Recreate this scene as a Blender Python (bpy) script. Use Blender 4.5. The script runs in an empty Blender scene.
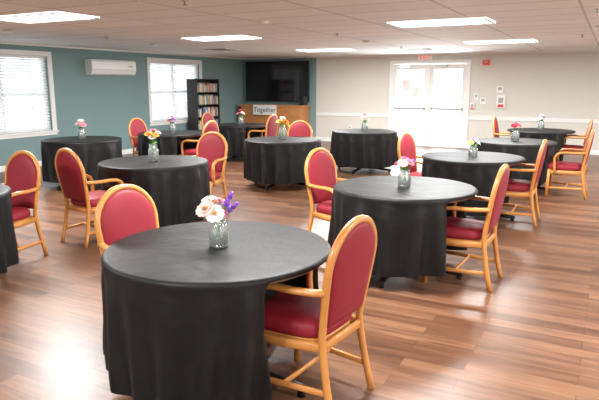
import bpy, math, random
from mathutils import Vector, Matrix
sc = bpy.context.scene
COL = sc.collection
pi = math.pi

# ------------------------------------------------------------------ materials
def mat(name, col, rough=0.6, metal=0.0, emis=None, estr=0.0, sheen=0.0, coat=0.0, spec=None, noise=None, bump=None):
    m = bpy.data.materials.new(name); m.use_nodes = True
    nt = m.node_tree; b = nt.nodes['Principled BSDF']
    b.inputs['Base Color'].default_value = (*col, 1)
    b.inputs['Roughness'].default_value = rough
    b.inputs['Metallic'].default_value = metal
    if sheen:
        b.inputs['Sheen Weight'].default_value = sheen
        b.inputs['Sheen Roughness'].default_value = 0.5
    if coat: b.inputs['Coat Weight'].default_value = coat
    if spec is not None: b.inputs['Specular IOR Level'].default_value = spec
    if emis:
        b.inputs['Emission Color'].default_value = (*emis, 1)
        b.inputs['Emission Strength'].default_value = estr
    tc = nt.nodes.new('ShaderNodeTexCoord')
    if noise:   # (scale vec, col2)
        mp = nt.nodes.new('ShaderNodeMapping'); mp.inputs['Scale'].default_value = noise[0]
        nz = nt.nodes.new('ShaderNodeTexNoise'); nz.inputs['Scale'].default_value = 1.0; nz.inputs['Detail'].default_value = 4
        mx = nt.nodes.new('ShaderNodeMix'); mx.data_type = 'RGBA'
        mx.inputs[6].default_value = (*col, 1); mx.inputs[7].default_value = (*noise[1], 1)
        nt.links.new(tc.outputs['Object'], mp.inputs[0]); nt.links.new(mp.outputs[0], nz.inputs['Vector'])
        nt.links.new(nz.outputs['Fac'], mx.inputs[0]); nt.links.new(mx.outputs[2], b.inputs['Base Color'])
    if bump:
        nb = nt.nodes.new('ShaderNodeTexNoise'); nb.inputs['Scale'].default_value = bump[0]; nb.inputs['Detail'].default_value = 3
        bp = nt.nodes.new('ShaderNodeBump'); bp.inputs['Strength'].default_value = bump[1]; bp.inputs['Distance'].default_value = bump[2] if len(bump) > 2 else 0.01
        nt.links.new(tc.outputs['Object'], nb.inputs['Vector']); nt.links.new(nb.outputs['Fac'], bp.inputs['Height'])
        nt.links.new(bp.outputs[0], b.inputs['Normal'])
    return m

M_teal = mat('teal_paint', (0.185, 0.290, 0.292), 0.75, noise=((1.5, 1.5, 1.5), (0.20, 0.305, 0.307)), bump=(60, .1))
M_cream = mat('cream_paint', (0.62, 0.60, 0.55), 0.75, noise=((1.2, 1.2, 1.2), (0.65, 0.63, 0.58)), bump=(60, .1))
M_white = mat('white_trim', (0.82, 0.82, 0.80), 0.45)
M_wood = mat('honey_oak', (0.58, 0.255, 0.065), 0.36, coat=0.2, noise=((4, 4, 14), (0.46, 0.185, 0.042)))
M_cons = mat('console_oak', (0.55, 0.25, 0.09), 0.4, noise=((2, 6, 14), (0.44, 0.18, 0.06)))
M_red = mat('red_vinyl', (0.200, 0.0095, 0.019), 0.55, spec=.3, noise=((6, 6, 6), (0.245, 0.014, 0.026)), bump=(150, .15))
M_cloth = mat('black_cloth', (0.0050, 0.0048, 0.0052), 0.52, sheen=0.012, spec=.27, bump=(6, .55, .02))
M_blackmetal = mat('black_metal', (0.02, 0.02, 0.022), 0.4, metal=0.6)
M_lam = mat('table_laminate', (0.18, 0.14, 0.11), 0.4)
M_plastic = mat('white_plastic', (0.85, 0.85, 0.83), 0.35)
M_greyp = mat('grey_plastic', (0.35, 0.35, 0.36), 0.4)
M_tv = mat('tv_bezel', (0.012, 0.012, 0.014), 0.35)
M_screen = mat('tv_screen', (0.010, 0.010, 0.012), 0.08)
M_shelf = mat('black_shelf', (0.025, 0.02, 0.02), 0.5)
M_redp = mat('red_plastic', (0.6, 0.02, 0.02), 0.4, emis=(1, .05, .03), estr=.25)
M_steel = mat('steel', (0.5, 0.5, 0.5), 0.3, metal=0.9)
M_ground = mat('concrete_outside', (0.55, 0.53, 0.5), 0.9, noise=((.5, .5, .5), (.45, .45, .42)))
M_stem = mat('stem_green', (0.07, 0.22, 0.04), 0.6)
M_leaf = mat('leaf_green', (0.09, 0.28, 0.05), 0.6)
M_panel = mat('diffuser', (0.9, 0.9, 0.88), 0.5, emis=(1, .98, .94), estr=4)

def glassmat(name, tint=(1, 1, 1), gl=0.08, rough=.03, diff=0.0):
    m = bpy.data.materials.new(name); m.use_nodes = True; nt = m.node_tree; nt.nodes.clear()
    o = nt.nodes.new('ShaderNodeOutputMaterial'); t = nt.nodes.new('ShaderNodeBsdfTransparent'); g = nt.nodes.new('ShaderNodeBsdfGlossy')
    mx = nt.nodes.new('ShaderNodeMixShader'); lw = nt.nodes.new('ShaderNodeLayerWeight'); lw.inputs['Blend'].default_value = gl * 4
    t.inputs[0].default_value = (*tint, 1); g.inputs['Roughness'].default_value = rough
    nt.links.new(lw.outputs['Fresnel'], mx.inputs[0]); nt.links.new(t.outputs[0], mx.inputs[1]); nt.links.new(g.outputs[0], mx.inputs[2])
    last = mx
    if diff:
        d = nt.nodes.new('ShaderNodeBsdfTranslucent'); d.inputs[0].default_value = (.85, .9, .88, 1)
        d2 = nt.nodes.new('ShaderNodeBsdfDiffuse'); d2.inputs[0].default_value = (.85, .9, .88, 1)
        ad = nt.nodes.new('ShaderNodeMixShader'); nt.links.new(d.outputs[0], ad.inputs[1]); nt.links.new(d2.outputs[0], ad.inputs[2])
        m2 = nt.nodes.new('ShaderNodeMixShader'); m2.inputs[0].default_value = diff
        nt.links.new(mx.outputs[0], m2.inputs[1]); nt.links.new(ad.outputs[0], m2.inputs[2]); last = m2
    nt.links.new(last.outputs[0], o.inputs[0]); return m
M_pane = glassmat('pane_glass', (0.97, 0.98, 0.98), .05)
M_glass = glassmat('jar_glass', (0.98, 0.99, 0.985), .1, .06, .13)
M_water = glassmat('water', (0.95, 0.98, 0.96), .06, .05, .16)

def blindmat():
    m = bpy.data.materials.new('blind_vinyl'); m.use_nodes = True; nt = m.node_tree; nt.nodes.clear()
    o = nt.nodes.new('ShaderNodeOutputMaterial'); d = nt.nodes.new('ShaderNodeBsdfDiffuse'); t = nt.nodes.new('ShaderNodeBsdfTranslucent')
    mx = nt.nodes.new('ShaderNodeMixShader'); mx.inputs[0].default_value = .38
    d.inputs[0].default_value = (.88, .90, .92, 1); t.inputs[0].default_value = (.88, .92, .96, 1)
    nt.links.new(d.outputs[0], mx.inputs[1]); nt.links.new(t.outputs[0], mx.inputs[2]); nt.links.new(mx.outputs[0], o.inputs[0]); return m
M_blind = blindmat()

def floormat():
    m = bpy.data.materials.new('plank_floor'); m.use_nodes = True; nt = m.node_tree; b = nt.nodes['Principled BSDF']
    N = nt.nodes.new; L = nt.links.new
    tc = N('ShaderNodeTexCoord')
    br = N('ShaderNodeTexBrick'); br.offset = 0.37; br.offset_frequency = 2
    br.inputs['Scale'].default_value = 1; br.inputs['Brick Width'].default_value = 0.95; br.inputs['Row Height'].default_value = 0.125
    br.inputs['Mortar Size'].default_value = 0.0018; br.inputs['Mortar Smooth'].default_value = .2; br.inputs['Bias'].default_value = 0
    br.inputs['Color1'].default_value = (0.098, 0.042, 0.022, 1); br.inputs['Color2'].default_value = (0.195, 0.098, 0.054, 1)
    br.inputs['Mortar'].default_value = (0.05, 0.023, 0.013, 1)
    L(tc.outputs['Object'], br.inputs['Vector'])
    mp = N('ShaderNodeMapping'); mp.inputs['Scale'].default_value = (1.4, 16, 1)
    L(tc.outputs['Object'], mp.inputs[0])
    add = N('ShaderNodeVectorMath'); add.operation = 'MULTIPLY_ADD'; add.inputs[1].default_value = (30, 30, 30)
    L(br.outputs['Color'], add.inputs[0]); L(mp.outputs[0], add.inputs[2])
    nz = N('ShaderNodeTexNoise'); nz.inputs['Scale'].default_value = 1.3; nz.inputs['Detail'].default_value = 6; nz.inputs['Roughness'].default_value = .6
    nz.inputs['Distortion'].default_value = .6
    L(add.outputs[0], nz.inputs['Vector'])
    cr = N('ShaderNodeValToRGB'); cr.color_ramp.elements[0].position = .3; cr.color_ramp.elements[1].position = .72
    cr.color_ramp.elements[0].color = (.55, .49, .46, 1); cr.color_ramp.elements[1].color = (1.35, 1.35, 1.32, 1)
    L(nz.outputs['Fac'], cr.inputs[0])
    mx = N('ShaderNodeMix'); mx.data_type = 'RGBA'; mx.blend_type = 'MULTIPLY'; mx.inputs[0].default_value = 1
    L(br.outputs['Color'], mx.inputs[6]); L(cr.outputs[0], mx.inputs[7]); L(mx.outputs[2], b.inputs['Base Color'])
    b.inputs['Roughness'].default_value = .34
    bp = N('ShaderNodeBump'); bp.inputs['Strength'].default_value = .12; bp.inputs['Distance'].default_value = .003
    L(nz.outputs['Fac'], bp.inputs['Height']); L(bp.outputs[0], b.inputs['Normal'])
    return m
M_floor = floormat()

def ceilmat():
    m = bpy.data.materials.new('ceiling_tile'); m.use_nodes = True; nt = m.node_tree; b = nt.nodes['Principled BSDF']
    N = nt.nodes.new; L = nt.links.new
    tc = N('ShaderNodeTexCoord')
    br = N('ShaderNodeTexBrick'); br.offset = 0.0
    br.inputs['Scale'].default_value = 1; br.inputs['Brick Width'].default_value = 1.22; br.inputs['Row Height'].default_value = 0.61
    br.inputs['Mortar Size'].default_value = 0.014; br.inputs['Bias'].default_value = 0
    br.inputs['Color1'].default_value = (0.84, 0.86, 0.85, 1); br.inputs['Color2'].default_value = (0.91, 0.93, 0.92, 1)
    br.inputs['Mortar'].default_value = (0.56, 0.57, 0.56, 1)
    L(tc.outputs['Object'], br.inputs['Vector'])
    nz = N('ShaderNodeTexNoise'); nz.inputs['Scale'].default_value = 18; nz.inputs['Detail'].default_value = 5
    L(tc.outputs['Object'], nz.inputs['Vector'])
    cr = N('ShaderNodeValToRGB'); cr.color_ramp.elements[0].color = (.92, .92, .92, 1); cr.color_ramp.elements[1].color = (1.04, 1.04, 1.04, 1)
    L(nz.outputs['Fac'], cr.inputs[0])
    mx = N('ShaderNodeMix'); mx.data_type = 'RGBA'; mx.blend_type = 'MULTIPLY'; mx.inputs[0].default_value = 1
    L(br.outputs['Color'], mx.inputs[6]); L(cr.outputs[0], mx.inputs[7]); L(mx.outputs[2], b.inputs['Base Color'])
    b.inputs['Roughness'].default_value = .8
    return m
M_ceil = ceilmat()

# ------------------------------------------------------------------ mesh builder
class MB:
    def __init__(s): s.v = []; s.f = []; s.m = []; s.s = []
    def add(s, vs, fs, m=0, smooth=False):
        o = len(s.v); s.v += [tuple(v) for v in vs]
        for f in fs: s.f.append(tuple(i + o for i in f)); s.m.append(m); s.s.append(smooth)
    def box(s, x0, x1, y0, y1, z0, z1, m=0, M=None):
        vs = [(x, y, z) for x in (x0, x1) for y in (y0, y1) for z in (z0, z1)]
        if M: vs = [M @ Vector(v) for v in vs]
        s.add(vs, [(0, 1, 3, 2), (4, 6, 7, 5), (0, 4, 5, 1), (2, 3, 7, 6), (0, 2, 6, 4), (1, 5, 7, 3)], m)
    def rings(s, rings, m=0, smooth=True, cap0=True, cap1=True, loop=False):
        n = len(rings[0]); vs = [p for r in rings for p in r]; fs = []
        k = len(rings)
        for i in range(k if loop else k - 1):
            for j in range(n):
                a = i * n + j; b2 = i * n + (j + 1) % n; c = ((i + 1) % k) * n + (j + 1) % n; d = ((i + 1) % k) * n + j
                fs.append((a, b2, c, d))
        if cap0 and not loop: fs.append(tuple(range(n - 1, -1, -1)))
        if cap1 and not loop: fs.append(tuple(range((k - 1) * n, k * n)))
        s.add(vs, fs, m, smooth)
    def lathe(s, prof, c=(0, 0, 0), n=24, m=0, smooth=True, cap0=True, cap1=True):
        s.rings([[(c[0] + r * math.cos(2 * pi * j / n), c[1] + r * math.sin(2 * pi * j / n), c[2] + z) for j in range(n)] for r, z in prof], m, smooth, cap0, cap1)
    def sweep(s, path, a, b, ref, m=0, cham=.3):
        path = [Vector(p) for p in path]; ref = Vector(ref).normalized(); rr = []
        for i, p in enumerate(path):
            t = (path[min(i + 1, len(path) - 1)] - path[max(i - 1, 0)]).normalized()
            r = (ref - t * ref.dot(t)).normalized(); q = t.cross(r)
            ha, hb = a / 2, b / 2; ca = min(ha, hb) * cham * 2
            pts = [(ha, hb - ca), (ha - ca, hb), (-ha + ca, hb), (-ha, hb - ca), (-ha, -hb + ca), (-ha + ca, -hb), (ha - ca, -hb), (ha, -hb + ca)]
            rr.append([p + r * x + q * y for x, y in pts])
        s.rings(rr, m, True)
    def mesh(s, name, mats):
        me = bpy.data.meshes.new(name); me.from_pydata(s.v, [], s.f)
        for mm in mats: me.materials.append(mm)
        for i, p in enumerate(me.polygons): p.material_index = s.m[i]; p.use_smooth = s.s[i]
        import bmesh
        bm = bmesh.new(); bm.from_mesh(me); bmesh.ops.recalc_face_normals(bm, faces=bm.faces); bm.to_mesh(me); bm.free()
        return me
    def obj(s, name, mats, loc=(0, 0, 0), rz=0, parent=None, bevel=0):
        return mkobj(name, s.mesh(name, mats), loc, rz, parent, bevel)
def mkobj(name, me, loc=(0, 0, 0), rz=0, parent=None, bevel=0):
    o = bpy.data.objects.new(name, me); COL.objects.link(o); o.location = loc; o.rotation_euler = (0, 0, rz)
    if parent: o.parent = parent
    if bevel:
        b = o.modifiers.new('bevel', 'BEVEL'); b.width = bevel; b.segments = 2; b.limit_method = 'ANGLE'
    return o
def empty(name, loc=(0, 0, 0), rz=0):
    o = bpy.data.objects.new(name, None); COL.objects.link(o); o.location = loc; o.rotation_euler = (0, 0, rz); o.empty_display_size = .1; return o
def boxobj(name, b, m, **k):
    mb = MB(); mb.box(*b); return mb.obj(name, [m], **k)

# ------------------------------------------------------------------ room shell
RX, RY, HC = 13.2, -19.0, 2.40
boxobj('floor', (-.2, RX + .2, RY - .2, .2, -.05, 0), M_floor)
boxobj('ceiling', (-.2, RX + .2, RY - .2, .2, HC, HC + .1), M_ceil)
WZ0, WZ1 = 0.70, 2.18
wins = [(7.10, 9.15), (2.16, 4.14)]
mb = MB()
segs = [(0, 2.16), (4.14, 7.10), (9.15, 19.0)]
for a, b in segs: mb.box(-.2, 0, -b, -a, 0, HC)
for a, b in wins:
    mb.box(-.2, 0, -b, -a, 0, WZ0); mb.box(-.2, 0, -b, -a, WZ1, HC)
mb.obj('wall_left', [M_teal])
DX0, DX1, DZ = 4.80, 6.82, 2.20
TEALX = 2.52
mb = MB(); mb.box(-.2, TEALX, 0, .2, 0, HC)
mb.obj('wall_back_teal', [M_teal])
mb = MB(); mb.box(TEALX, DX0, 0, .2, 0, HC); mb.box(DX1, RX + .2, 0, .2, 0, HC); mb.box(DX0, DX1, 0, .2, DZ, HC)
mb.obj('wall_back', [M_cream])
boxobj('wall_right', (RX, RX + .2, RY, 0, 0, HC), M_cream)
boxobj('wall_front', (-.2, RX + .2, RY - .2, RY, 0, HC), M_cream)
boxobj('baseboard_left', (0, .018, RY, 0, 0, .11), M_white)
mb = MB(); mb.box(.018, DX0 - .06, -.018, 0, 0, .11); mb.box(DX1 + .06, RX, -.018, 0, 0, .11); mb.obj('baseboard_back', [M_white])
boxobj('baseboard_right', (RX - .018, RX, RY, -.018, 0, .11), M_white)
mb = MB(); mb.box(TEALX + .02, DX0 - .06, -.025, 0, .74, .82); mb.box(DX1 + .06, RX, -.025, 0, .74, .82)
mb.box(TEALX + .02, DX0 - .06, -.035, -.025, .80, .82); mb.box(DX1 + .06, RX, -.035, -.025, .80, .82)
mb.obj('trim_1', [M_white])
mb = MB(); mb.box(.0, .03, RY, -.03, HC - .035, HC); mb.box(0, RX, -.03, 0, HC - .035, HC); mb.obj('trim_2', [M_white])
boxobj('exterior_ground', (-30, 40, -40, 30, -.12, -.06), M_ground)

# windows
for k, (a, b) in enumerate(wins):
    e = empty('window_%d' % (k + 1), (0, -(a + b) / 2, (WZ0 + WZ1) / 2))
    hw = (b - a) / 2; hh = (WZ1 - WZ0) / 2
    mb = MB(); w = .09
    for x0, x1, ex in ((.0, .03, w),):
        mb.box(x0, x1, -hw - ex, -hw, -hh - ex, hh + ex); mb.box(x0, x1, hw, hw + ex, -hh - ex, hh + ex)
        mb.box(x0, x1, -hw, hw, hh, hh + ex); mb.box(x0, x1, -hw, hw, -hh - ex, -hh)
    mb.box(.03, .06, -hw - w - .02, hw + w + .02, -hh - .03, -hh)
    f = .05
    mb.box(-.16, -.10, -hw, -hw + f, -hh, hh); mb.box(-.16, -.10, hw - f, hw, -hh, hh)
    mb.box(-.16, -.10, -hw, hw, hh - f, hh); mb.box(-.16, -.10, -hw, hw, -hh, -hh + f)
    mb.box(-.16, -.10, -.035, .035, -hh, hh); mb.box(-.15, -.11, -hw, hw, -.02, .02)
    mb.obj('frame', [M_white], parent=e)
    g = MB(); g.box(-.135, -.13, -hw + f, hw - f, -hh + f, hh - f); g.obj('glass', [M_pane], parent=e)
    s = MB(); n = 24; sp = (2 * hh - .08) / n
    for i in range(n):
        z = -hh + .03 + sp * (i + .5); c, sn = .014, .021
        y0, y1 = -hw + .01, hw - .01
        s.add([(-.05 - c, y0, z + sn), (-.05, y0, z + .003), (-.05 + c, y0, z - sn), (-.05 - c, y1, z + sn), (-.05, y1, z + .003), (-.05 + c, y1, z - sn)], [(0, 1, 4, 3), (1, 2, 5, 4)], 0, True)
    s.box(-.075, -.025, -hw + .005, hw - .005, hh - .05, hh - .002, 1)
    s.box(-.065, -.035, -hw + .01, hw - .01, -hh + .005, -hh + .025, 1)
    for yy in (-hw * .6, 0, hw * .6): s.box(-.034, -.030, yy - .006, yy + .006, -hh + .02, hh - .04, 1)
    s.obj('blind', [M_blind, M_white], parent=e)

# doors
e = empty('door_1', ((DX0 + DX1) / 2, 0, 0))
hw = (DX1 - DX0) / 2
mb = MB()
mb.box(-hw - .06, -hw + .05, -.03, .2, 0, DZ + .04); mb.box(hw - .05, hw + .06, -.03, .2, 0, DZ + .04)
mb.box(-hw + .05, hw - .05, -.03, .2, DZ - .05, DZ + .04); mb.box(-.035, .035, .0, .2, 0, DZ - .05)
mb.obj('door_frame', [M_white], parent=e, bevel=.004)
for sgn, nm in ((-1, 'leaf_left'), (1, 'leaf_right')):
    x0, x1 = (-hw + .05, -.035) if sgn < 0 else (.035, hw - .05)
    mb = MB(); st = .10
    mb.box(x0, x0 + st, .03, .075, .01, DZ - .055); mb.box(x1 - st, x1, .03, .075, .01, DZ - .055)
    mb.box(x0 + st, x1 - st, .03, .075, .01, .26); mb.box(x0 + st, x1 - st, .03, .075, DZ - .19, DZ - .055)
    mb.box(x0 + st, x1 - st, .05, .055, .26, DZ - .19, 1)
    mb.box(x0 + .05, x1 - .05, -.03, .0, .97, 1.02, 2); mb.box(x0 + .05, x0 + .09, 0, .03, .96, 1.03, 2); mb.box(x1 - .09, x1 - .05, 0, .03, .96, 1.03, 2)
    mb.box(x0 + .15, x0 + .45, -.02, .03, DZ - .15, DZ - .09, 2)
    if sgn < 0:
        mb.box(x0 + .22, x0 + .44, .044, .048, 1.45, 1.75, 3)
        mb.box(x0 + .50, x0 + .70, .044, .048, 1.30, 1.56, 4)
    mb.obj(nm, [M_white, M_pane, M_steel, mat('poster_pink', (.85, .72, .70), .8), mat('poster_green', (.72, .78, .74), .8)], parent=e)

def text(name, body, size, loc, rot, m, parent=None, ext=.002):
    c = bpy.data.curves.new(name, 'FONT'); c.body = body; c.size = size; c.align_x = 'CENTER'; c.align_y = 'CENTER'; c.extrude = ext
    o = bpy.data.objects.new(name, c); COL.objects.link(o); o.location = loc; o.rotation_euler = rot; c.materials.append(m)
    if parent: o.parent = parent
    return o
M_ink = mat('ink', (.03, .03, .03), .6)
M_exit = mat('exit_red', (.7, .03, .02), .5, emis=(1, .08, .05), estr=.8)
e = empty('exit_sign', (5.70, 0, 2.312))
mb = MB(); mb.box(-.19, .19, -.05, 0, -.062, .05); mb.obj('housing', [M_plastic], parent=e, bevel=.008)
text('lettering', 'EXIT', .14, (0, -.053, -.004), (pi / 2, 0, 0), M_exit, e)

def device(name, x, z, w, h, m, d=.035, extra=None):
    mb = MB(); mb.box(-w / 2, w / 2, -d, 0, -h / 2, h / 2)
    mb.box(-w * .3, w * .3, -d - .006, -d, -h * .1, h * .32, 1)
    if extra: mb.box(-w * .35, w * .35, -d - .01, -d, -h * .42, -h * .2, 2)
    mb.obj(name, [m, M_greyp, extra or m], loc=(x, 0, z), bevel=.004)
device('fire_alarm_strobe', 7.25, 2.16, .16, .13, M_redp, .06)
device('thermostat', 7.62, 1.50, .16, .16, M_plastic)
device('wall_phone', 7.66, 1.20, .20, .32, M_plastic, .06, M_redp)
device('light_switch', 7.05, 1.32, .10, .16, M_plastic, .012)
device('light_switch', 7.22, 1.22, .14, .16, M_plastic, .012)
device('fire_pull_station', 6.97, 1.08, .11, .15, M_plastic, .04, M_redp)
device('wall_outlet', 3.6, .42, .09, .13, M_plastic, .012)

# ceiling lights
for i, (x, y) in enumerate([(8.12, -7.75), (4.15, -10.5), (4.17, -6.95), (8.2, -3.85), (4.2, -2.9), (8.12, -11.6), (8.12, -15.5), (4.15, -14.3), (11.9, -3.85), (11.9, -7.75), (11.9, -11.6), (11.9, -15.5)]):
    mb = MB(); w, h = .61, .305
    mb.box(-w, w, -h, h, -.012, 0, 0)
    mb.box(-w, w, -h, -h + .03, -.022, -.012, 1); mb.box(-w, w, h - .03, h, -.022, -.012, 1)
    mb.box(-w, -w + .03, -h + .03, h - .03, -.022, -.012, 1); mb.box(w - .03, w, -h + .03, h - .03, -.022, -.012, 1)
    o = mb.obj('ceiling_light', [M_panel, M_white], loc=(x, y, HC))
    l = bpy.data.lights.new('panel_lamp', 'AREA'); l.shape = 'RECTANGLE'; l.size = 1.14; l.size_y = .53; l.energy = 172; l.color = (.98, .985, .98)
    lo = bpy.data.objects.new('panel_lamp', l); COL.objects.link(lo); lo.parent = o; lo.location = (0, 0, -.024)
for x, y in [(6.2, -8.9), (6.1, -5.2), (2.2, -6.4), (9.9, -6.3), (2.3, -9.6)]:
    mb = MB(); mb.lathe([(.07, 0), (.07, -.02), (.05, -.035), (.0, -.037)], n=20); mb.obj('smoke_detector', [M_plastic], loc=(x, y, HC))
for x, y in [(6.5, -10.8), (6.3, -6.9), (6.1, -3.2), (9.6, -4.8), (2.6, -8.0), (9.9, -8.3)]:
    mb = MB(); mb.lathe([(.035, 0), (.035, -.005), (.01, -.01), (.01, -.035), (.025, -.037), (.025, -.042)], n=12); mb.obj('fire_sprinkler', [M_steel], loc=(x, y, HC))
for x, y in [(6.2, -2.1), (2.3, -4.3)]:
    mb = MB(); mb.box(-.3, .3, -.3, .3, -.01, 0)
    for i in range(6): mb.box(-.26, .26, -.25 + i * .09, -.22 + i * .09, -.02, -.01, 1)
    mb.obj('ceiling_vent', [M_plastic, M_greyp], loc=(x, y, HC))

# AC mini split on left wall
mb = MB()
prof = [(0, .17), (.17, .17), (.21, .13), (.215, -.05), (.18, -.14), (.11, -.17), (0, -.17)]
mb.rings([[(x, y, z) for x, z in prof] for y in (-.66, .66)], 0, False)
mb.box(.10, .19, -.58, .58, -.158, -.138, 1)
mb.box(.214, .219, -.6, .6, -.045, -.038, 1); mb.box(.214, .22, .42, .55, .02, .05, 1)
mb.obj('wall_air_conditioner', [M_plastic, M_greyp], loc=(0, -5.48, 1.99), bevel=.008)

# TV
e = empty('television', (1.28, 0, 1.71))
mb = MB(); mb.box(-1.07, 1.07, -.16, -.10, -.58, .58, 0); mb.box(-1.05, 1.05, -.163, -.16, -.55, .56, 1)
mb.box(-.3, .3, -.10, -.04, -.25, .25, 2); mb.box(-.2, .2, -.04, 0, -.2, .2, 2)
mb.obj('tv_panel', [M_tv, M_screen, M_blackmetal], parent=e)

# console
e = empty('media_console', (1.30, -.30, 0))
mb = MB()
mb.box(-1.02, 1.02, -.26, .24, .08, .98, 0); mb.box(-1.07, 1.07, -.29, .26, .98, 1.03, 0); mb.box(-1.04, 1.04, -.28, .25, 0, .08, 0)
for i in range(4):
    x0 = -1.0 + i * .5
    mb.box(x0 + .02, x0 + .48, -.278, -.26, .12, .66, 0); mb.box(x0 + .09, x0 + .41, -.284, -.278, .20, .58, 0)
    mb.box(x0 + .02, x0 + .48, -.278, -.26, .69, .95, 0)
    mb.lathe([(.012, 0), (.014, .02), (0, .024)], (x0 + .25, -.28, .81), 10, 1)
mb.obj('cabinet', [M_cons, M_steel], parent=e, bevel=.004)
e2 = empty('console_sign', (1.15, -.50, 1.03))
mb = MB(); mb.box(-.40, .40, -.012, .012, -.28, .0, 0); mb.box(-.42, .42, -.006, .016, -.30, .02, 1)
o = mb.obj('board', [M_white, M_cons], parent=e2, loc=(0, -.115, .0))
text('lettering', 'Together', .20, (0, -.130, -.14), (pi / 2, 0, 0), M_ink, e2)
mb = MB(); mb.box(-.09, .09, -.1, .1, 0, .26); mb.lathe([(.07, .0), (.03, .01)], (0, 0, .0), 16, 1)
mb.obj('loudspeaker', [M_tv, M_greyp], loc=(2.26, -.31, 1.03), bevel=.01)

# bookshelf by left wall
e = empty('bookshelf', (.25, -2.33, 0))
mb = MB(); HB = 1.74
mb.box(-.17, .17, -.50, -.475, 0, HB); mb.box(-.17, .17, .475, .50, 0, HB); mb.box(-.17, -.155, -.475, .475, 0, HB); mb.box(-.17, .18, -.51, .51, HB, HB + .03)
levels = [.06, .40, .74, 1.07, 1.40]
for z in levels: mb.box(-.155, .165, -.475, .475, z, z + .022)
mb.obj('case', [M_shelf], parent=e)
bk = MB(); random.seed(4)
bcols = [(.45, .1, .08), (.1, .18, .35), (.7, .62, .45), (.12, .3, .2), (.75, .72, .68), (.55, .42, .32), (.65, .45, .2), (.3, .3, .32)]
bm_ = [mat('book_%d' % i, c, .6) for i, c in enumerate(bcols)]
for z in levels:
    y = -.47
    while y < .42:
        w = random.uniform(.018, .045); h = random.uniform(.17, .26); d = random.uniform(.13, .2)
        if random.random() < .93: bk.box(.15 - d, .15, y, y + w - .001, z + .022, z + .022 + h, random.randrange(8))
        y += w
bk.obj('books', bm_, parent=e)

# ------------------------------------------------------------------ dining chair
def chair_mesh():
    mb = MB()
    def bx(h): return -.225 - .075 * max(0, (.44 - h) / .44) ** 1.5 if h < .44 else -.225 - .16 * (h - .44)
    side = [(.205, 0), (.203, .1), (.198, .22), (.192, .34), (.19, .42), (.196, .50), (.208, .60), (.218, .69), (.223, .77)]
    top = .77; b = .22
    arc = [(.223 * math.cos(t), top + b * math.sin(t)) for t in [pi * k / 18 for k in range(1, 18)]]
    out = side + arc + [(-x, h) for x, h in reversed(side)]
    mb.sweep([(bx(h), y, h) for y, h in out], .036, .038, (1, 0, .12), 0)
    pl = [(.19, .455), (.196, .50), (.208, .60), (.218, .69), (.223, .77)]
    pi_ = pl + arc + [(-x, h) for x, h in reversed(pl)] + [(-.12, .45), (0, .448), (.12, .45)]
    cy = .725
    for sg in (1, -1):
        rings = []
        for k, bul in ((.95, .004), (.93, .018), (.86, .026), (.65, .033), (.35, .036), (.02, .037)):
            rings.append([(bx(cy + (h - cy) * k) + sg * bul, y * k, cy + (h - cy) * k) for y, h in pi_])
        mb.rings(rings, 1, True, False, True)
    def so(k, z, n=40):
        r = []
        for i in range(n):
            t = 2 * pi * i / n; c, s = math.cos(t), math.sin(t)
            x = math.copysign(abs(c) ** .45, c); y = math.copysign(abs(s) ** .45, s)
            hwid = .225 + .025 * x
            r.append((.015 + .232 * x * k, hwid * y * k, z))
        return r
    mb.rings([so(.95, .335), so(.97, .34), so(.97, .395), so(.95, .40)], 0, False)
    mb.rings([so(.96, .400), so(1.0, .412), so(1.01, .435), so(.985, .462), so(.92, .480), so(.75, .490), so(.4, .495), so(.02, .496)], 1)
    for s in (1, -1):
        mb.sweep([(.222, s * .255, 0), (.218, s * .255, .2), (.212, s * .255, .415)], .040, .040, (0, 1, 0), 0)
        mb.sweep([(.130, s * .262, .345), (.140, s * .266, .44), (.148, s * .268, .53), (.145, s * .268, .590), (.120, s * .268, .635), (.07, s * .268, .658), (.0, s * .264, .664), (-.10, s * .254, .660), (-.20, s * .236, .662), (-.262, s * .222, .668)],
                 .044, .032, (0, 1, 0), 0)
        mb.sweep([(.222, s * .255, .14), (-.02, s * .232, .14), (-.272, s * .202, .14)], .02, .032, (0, 1, 0), 0)
        mb.sweep([(.21, s * .255, .37), (.0, s * .243, .37), (-.225, s * .192, .37)], .024, .05, (0, 1, 0), 0)
    mb.sweep([(-.02, -.235, .14), (-.02, .235, .14)], .02, .03, (1, 0, 0), 0)
    mb.sweep([(.212, -.255, .37), (.212, .255, .37)], .022, .05, (1, 0, 0), 0)
    mb.sweep([(-.23, -.19, .37), (-.23, .19, .37)], .022, .05, (1, 0, 0), 0)
    return mb.mesh('dining_chair', [M_wood, M_red])
CH = chair_mesh()

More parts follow.
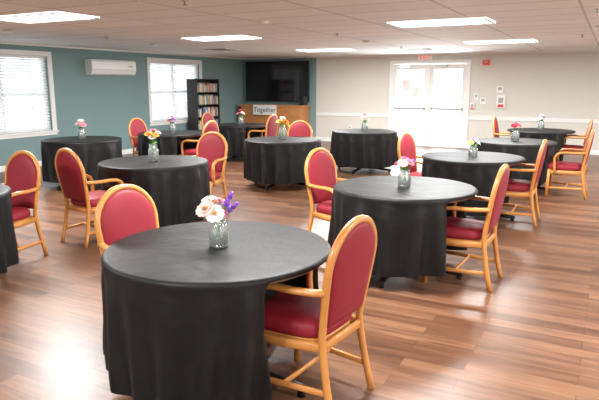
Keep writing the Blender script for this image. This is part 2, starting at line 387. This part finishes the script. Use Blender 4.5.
# ------------------------------------------------------------------ tables
def ss(a, b, x):
    t = (x - a) / (b - a); t = max(0, min(1, t)); return t * t * (3 - 2 * t)
def table(loc, chairs, seed, rot=.5):
    rnd = random.Random(seed); e = empty('round_dining_table', (loc[0], loc[1], 0))
    n = 360
    folds = []; t = rnd.uniform(0, .2)
    while t < 2 * pi:
        folds.append((t, rnd.uniform(.05, .11), rnd.uniform(.045, .095), rnd.uniform(.0, .35), rnd.uniform(-.07, .07)))
        t += rnd.uniform(.24, .46)
    ph = rnd.uniform(0, 6.28)
    def fold(t, q):
        a = 0
        for c, w, am, st, dr in folds:
            d = (t - c - dr * q + pi) % (2 * pi) - pi
            g = ss(st * .6, 1.0, q) * .65 + .35 * ss(0, .22, q) * (1 - st)
            a += am * g * math.exp(-(d / w) ** 2)
        return a - .036 * q
    rows = [(.02, .762, 0)] + [(r, .762, 0) for r in (.2, .4, .52, .59)] + [(.606, .760, 0), (.614, .752, 0), (.617, .74, 0)]
    for z in (.725, .705, .68, .65, .61, .57, .52, .47, .42, .37, .32, .27, .22, .17, .135):
        q = (.74 - z) / .605; rows.append((.617 + .002 * q, z, q))
    rings = []
    for r, z, q in rows:
        ring = []
        for j in range(n):
            t = 2 * pi * j / n
            rr = r + fold(t, q) if q > 0 else r
            x, y = rr * math.cos(t), rr * math.sin(t)
            if q > 0:
                for cx, cy, ca in chairs:
                    d = Vector((cx - loc[0], cy - loc[1])); nvec = Vector((-math.cos(ca), -math.sin(ca))); dist = d.dot(nvec)
                    P = dist - .195 - .085 * ss(.60, .48, z); lat0 = d.dot(Vector((-nvec.y, nvec.x)))
                    px = x * nvec.x + y * nvec.y; la = -x * nvec.y + y * nvec.x
                    w = (1 - ss(.305, .43, abs(la - lat0))) * ss(.75, .675, z) if px > 0 else 0
                    lim = P + (px - .68) * .35
                    if px > lim:
                        dx = (lim - px) * w; x += dx * nvec.x; y += dx * nvec.y
            zz = z if q < .9 else z + .010 * math.sin(3 * t + ph) + .15 * (rr - .62)
            ring.append((x, y, zz))
        rings.append(ring)
    mb = MB(); mb.rings(rings, 0, True, True, False)
    o = mb.obj('tablecloth', [M_cloth], parent=e)
    mb = MB(); mb.lathe([(.0, .72), (.59, .72), (.597, .73), (.597, .745), (.59, .755), (.0, .755)], n=48, m=1, smooth=False)
    mb.lathe([(.04, .05), (.04, .70), (.15, .705), (.15, .72)], n=20)
    for k in range(4):
        a = rot + k * pi / 2; c, s = math.cos(a), math.sin(a); L = .54
        mb.sweep([(.03 * c, .03 * s, .09), (.2 * c, .2 * s, .075), (L * .98 * c, L * .98 * s, .045), (L * c, L * s, .035)], .05, .04, (-s, c, 0), 0)
        mb.lathe([(.022, 0), (.022, .03)], (L * .95 * c, L * .95 * s, 0), 10)
    mb.obj('pedestal_base', [M_blackmetal, M_lam], parent=e)
    return e

D = math.radians
TABLES = [
    ((8.29, -12.82), [(8.78, -12.74, D(174)), (7.72, -12.68, D(-8))]),
    ((8.59, -10.50), [(9.10, -10.48, D(178)), (7.86, -10.17, D(-14))]),
    ((8.66, -8.03), [(9.16, -8.03, D(180)), (8.04, -7.90, D(-10))]),
    ((8.83, -5.73), [(9.60, -5.90, D(180))]),
    ((8.94, -3.18), [(9.50, -3.19, D(180)), (8.37, -3.13, D(0))]),
    ((6.01, -4.96), []),
    ((5.48, -7.17), [(5.31, -6.50, D(-86))]),
    ((2.58, -8.65), []),
    ((5.51, -10.23), [(5.41, -9.22, D(-85)), (5.38, -11.00, D(82))]),
    ((2.94, -4.56), [(3.48, -4.60, D(180)), (2.30, -4.52, D(0))]),
    ((3.06, -6.99), [(3.64, -7.0, D(180)), (2.46, -6.95, D(0))]),
    ((5.28, -12.66), [(5.18, -11.97, D(-88))]),
]
for i, (p, ch) in enumerate(TABLES):
    table(p, ch, 20 + i, rot=0.0)
    for cx, cy, a in ch: mkobj('dining_chair', CH, (cx, cy, 0), a)

# ------------------------------------------------------------------ flowers
PC = {'pink': (.78, .25, .31), 'blush': (.88, .64, .60), 'white': (.88, .87, .82), 'purple': (.24, .07, .55), 'red': (.65, .03, .06), 'orange': (.88, .30, .05), 'yellow': (.88, .62, .08), 'mag': (.65, .07, .33)}
PM = {k: mat('petal_' + k, c, .55) for k, c in PC.items()}
M_cen = mat('flower_centre', (.45, .22, .03), .8)
def vase(loc, blooms, seed, H=.13, S=1.3):
    rnd = random.Random(seed); mb = MB(); keys = sorted(set(b[0] for b in blooms))
    mats = [M_glass, M_water, M_stem, M_leaf, M_cen] + [PM[k] for k in keys]
    k = H / .13
    mb.lathe([(.001, .0), (.040, 0), (.046, .008 * k), (.047, .085 * k), (.038, .105 * k), (.034, .112 * k), (.037, .13 * k), (.034, .13 * k), (.031, .112 * k), (.035, .103 * k), (.044, .083 * k), (.043, .012), (.001, .010)], n=28, m=0)
    mb.lathe([(.001, .011), (.0425, .012), (.0435, .07 * k), (.001, .07 * k)], n=24, m=1, smooth=False)
    for bi, (col, sz, ox, oy, oz) in enumerate(blooms):
        top = Vector((ox, oy, H + oz)); base = Vector((-ox * .25 + rnd.uniform(-.01, .01), -oy * .25, .015))
        neck = Vector((ox * .15, oy * .15, H * .95))
        pts = []
        for t in [0, .2, .4, .6, .8, 1]:
            pts.append((1 - t) ** 2 * base + 2 * t * (1 - t) * neck + t * t * top)
        mb.sweep(pts, .004, .004, (1, .3, 0), 2)
        d = (top - neck).normalized(); d = (d + Vector((.25, -.45, .1)) * .7).normalized()
        q = d.to_track_quat('Z', 'Y')
        mi = 5 + keys.index(col)
        if sz > 0:
            layers = [(1.0, 12, .15), (.78, 10, .45), (.52, 8, .85)] if sz > .018 else [(1, 8, .3), (.6, 6, .8)]
            for sc_, n, el in layers:
                r = sz * sc_
                for j in range(n):
                    a = 2 * pi * j / n + sc_ * 3 + rnd.uniform(-.1, .1); ca, sa = math.cos(a), math.sin(a); w = r * .34
                    def P(rad, lat, h): return top + q @ Vector((rad * ca - lat * sa, rad * sa + lat * ca, h))
                    ce, se = math.cos(el), math.sin(el)
                    vs = [P(.1 * r, -w * .3, 0), P(.1 * r, w * .3, 0), P(.6 * r * ce, -w, .6 * r * se), P(.6 * r * ce, w, .6 * r * se), P(.95 * r * ce, -w * .6, .9 * r * se), P(.95 * r * ce, w * .6, .9 * r * se), P(.62 * r * ce, 0, .5 * r * se), P(1.05 * r * ce, 0, .95 * r * se)]
                    mb.add(vs, [(0, 1, 6), (0, 6, 2), (1, 3, 6), (2, 6, 4), (6, 3, 5), (4, 6, 7), (6, 5, 7)], mi, True)
            cr = sz * .2
            rr = []
            for rad, h in ((1, 0), (.9, .5), (.5, .9), (.05, 1)):
                rr.append([top + q @ Vector((cr * rad * math.cos(2 * pi * j / 10), cr * rad * math.sin(2 * pi * j / 10), sz * .25 + cr * h * .8)) for j in range(10)])
            mb.rings(rr, 4)
        else:
            for j in range(16):
                t = .55 + .5 * j / 16; p = neck.lerp(top, t) + Vector((rnd.uniform(-1, 1), rnd.uniform(-1, 1), 0)) * .012 * (1.5 - t)
                s = .009
                rr = [[p + Vector((s * rad * math.cos(2 * pi * u / 6), s * rad * math.sin(2 * pi * u / 6), s * h)) for u in range(6)] for rad, h in ((.2, -1), (1, -.1), (.7, .8), (.1, 1))]
                mb.rings(rr, mi)
    for j in range(7):
        a = rnd.uniform(0, 6.28); c, s = math.cos(a), math.sin(a); L = rnd.uniform(.04, .065); z0 = H * .97
        def Q(r, l, z): return (r * c - l * s, r * s + l * c, z)
        vs = [Q(.005, 0, z0 - .01), Q(.03, -.012, z0 + .02), Q(.03, .012, z0 + .02), Q(.03, 0, z0 + .015), Q(L, 0, z0 + .03)]
        mb.add(vs, [(0, 3, 1), (0, 2, 3), (1, 3, 4), (3, 2, 4)], 3, True)
    o = mb.obj('flower_vase', mats, loc=(loc[0], loc[1], .763), rz=D(28)); o.scale = (S, S, S); return o

vase((8.29, -12.82), [('blush', .048, -.055, -.03, .050), ('white', .046, -.01, -.045, .03), ('white', .036, -.045, .02, .085), ('pink', .030, .005, .02, .08), ('purple', -1, .065, -.01, .12), ('purple', -1, .085, .0, .07), ('purple', .022, .045, -.03, .075), ('blush', .032, -.07, .03, .02), ('mag', .022, .025, -.03, .03)], 1, H=.135, S=1.15)
vase((8.59, -10.50), [('blush', .038, -.02, -.03, .05), ('pink', .036, .03, -.02, .055), ('red', .03, -.05, 0, .045), ('purple', -1, .06, 0, .07), ('mag', .03, .0, .02, .08)], 2, H=.12, S=1.2)
vase((8.66, -8.03), [('yellow', .03, -.03, -.02, .04), ('white', .034, .03, -.02, .05), ('purple', .024, 0, .0, .07), ('blush', .03, .055, 0, .03)], 3, H=.10, S=1.2)
vase((8.83, -5.73), [('red', .04, -.03, -.02, .05), ('pink', .04, .03, -.02, .055), ('mag', .03, 0, 0, .08), ('white', .03, .06, 0, .03)], 4)
vase((8.94, -3.18), [('white', .04, -.03, 0, .04), ('purple', .035, .03, 0, .06), ('blush', .035, 0, 0, .08)], 5)
vase((6.01, -4.96), [('white', .04, -.02, 0, .06), ('blush', .04, .03, 0, .05), ('mag', .03, 0, 0, .1)], 6)
vase((5.48, -7.17), [('yellow', .05, -.03, 0, .06), ('orange', .045, .03, -.02, .06), ('white', .035, 0, 0, .1), ('yellow', .04, .05, 0, .03)], 7, H=.14, S=1.4)
vase((2.58, -8.65), [('blush', .05, -.03, 0, .06), ('pink', .05, .03, -.02, .05), ('white', .045, 0, 0, .1)], 8, H=.14, S=1.2)
vase((5.51, -10.23), [('orange', .042, -.03, -.02, .10), ('yellow', .036, .03, -.02, .09), ('white', .036, .0, -.03, .07), ('pink', .034, 0, .02, .13), ('blush', .03, .05, 0, .11)], 9, H=.15, S=1.25)
vase((2.94, -4.56), [('pink', .045, -.03, 0, .05), ('white', .045, .03, 0, .06), ('red', .04, 0, 0, .1)], 10)
vase((3.06, -6.99), [('red', .045, -.03, 0, .04), ('purple', .04, .03, 0, .05), ('pink', .04, 0, 0, .09)], 11)

# ------------------------------------------------------------------ daylight
w = bpy.data.worlds.new('sky'); sc.world = w; w.use_nodes = True
bg = w.node_tree.nodes['Background']; bg.inputs[0].default_value = (.93, .97, 1, 1); bg.inputs[1].default_value = 3.8
def daylight(loc, rot, sx, sy, e):
    l = bpy.data.lights.new('daylight', 'AREA'); l.shape = 'RECTANGLE'; l.size = sx; l.size_y = sy; l.energy = e; l.color = (.95, .98, 1)
    o = bpy.data.objects.new('daylight', l); COL.objects.link(o); o.location = loc; o.rotation_euler = rot
daylight((5.81, .45, 1.2), (-pi / 2, 0, 0), 2.0, 2.1, 320)

# ------------------------------------------------------------------ camera
cd = bpy.data.cameras.new('camera'); cd.sensor_width = 36; cd.lens = 35.0; cd.clip_start = .05
co = bpy.data.objects.new('camera', cd); COL.objects.link(co)
co.location = (10.13, -15.34, 1.635); co.rotation_euler = (D(90 - 11.27), 0, D(28))
sc.camera = co
sc.view_settings.view_transform = 'Standard'
sc.view_settings.look = 'None'
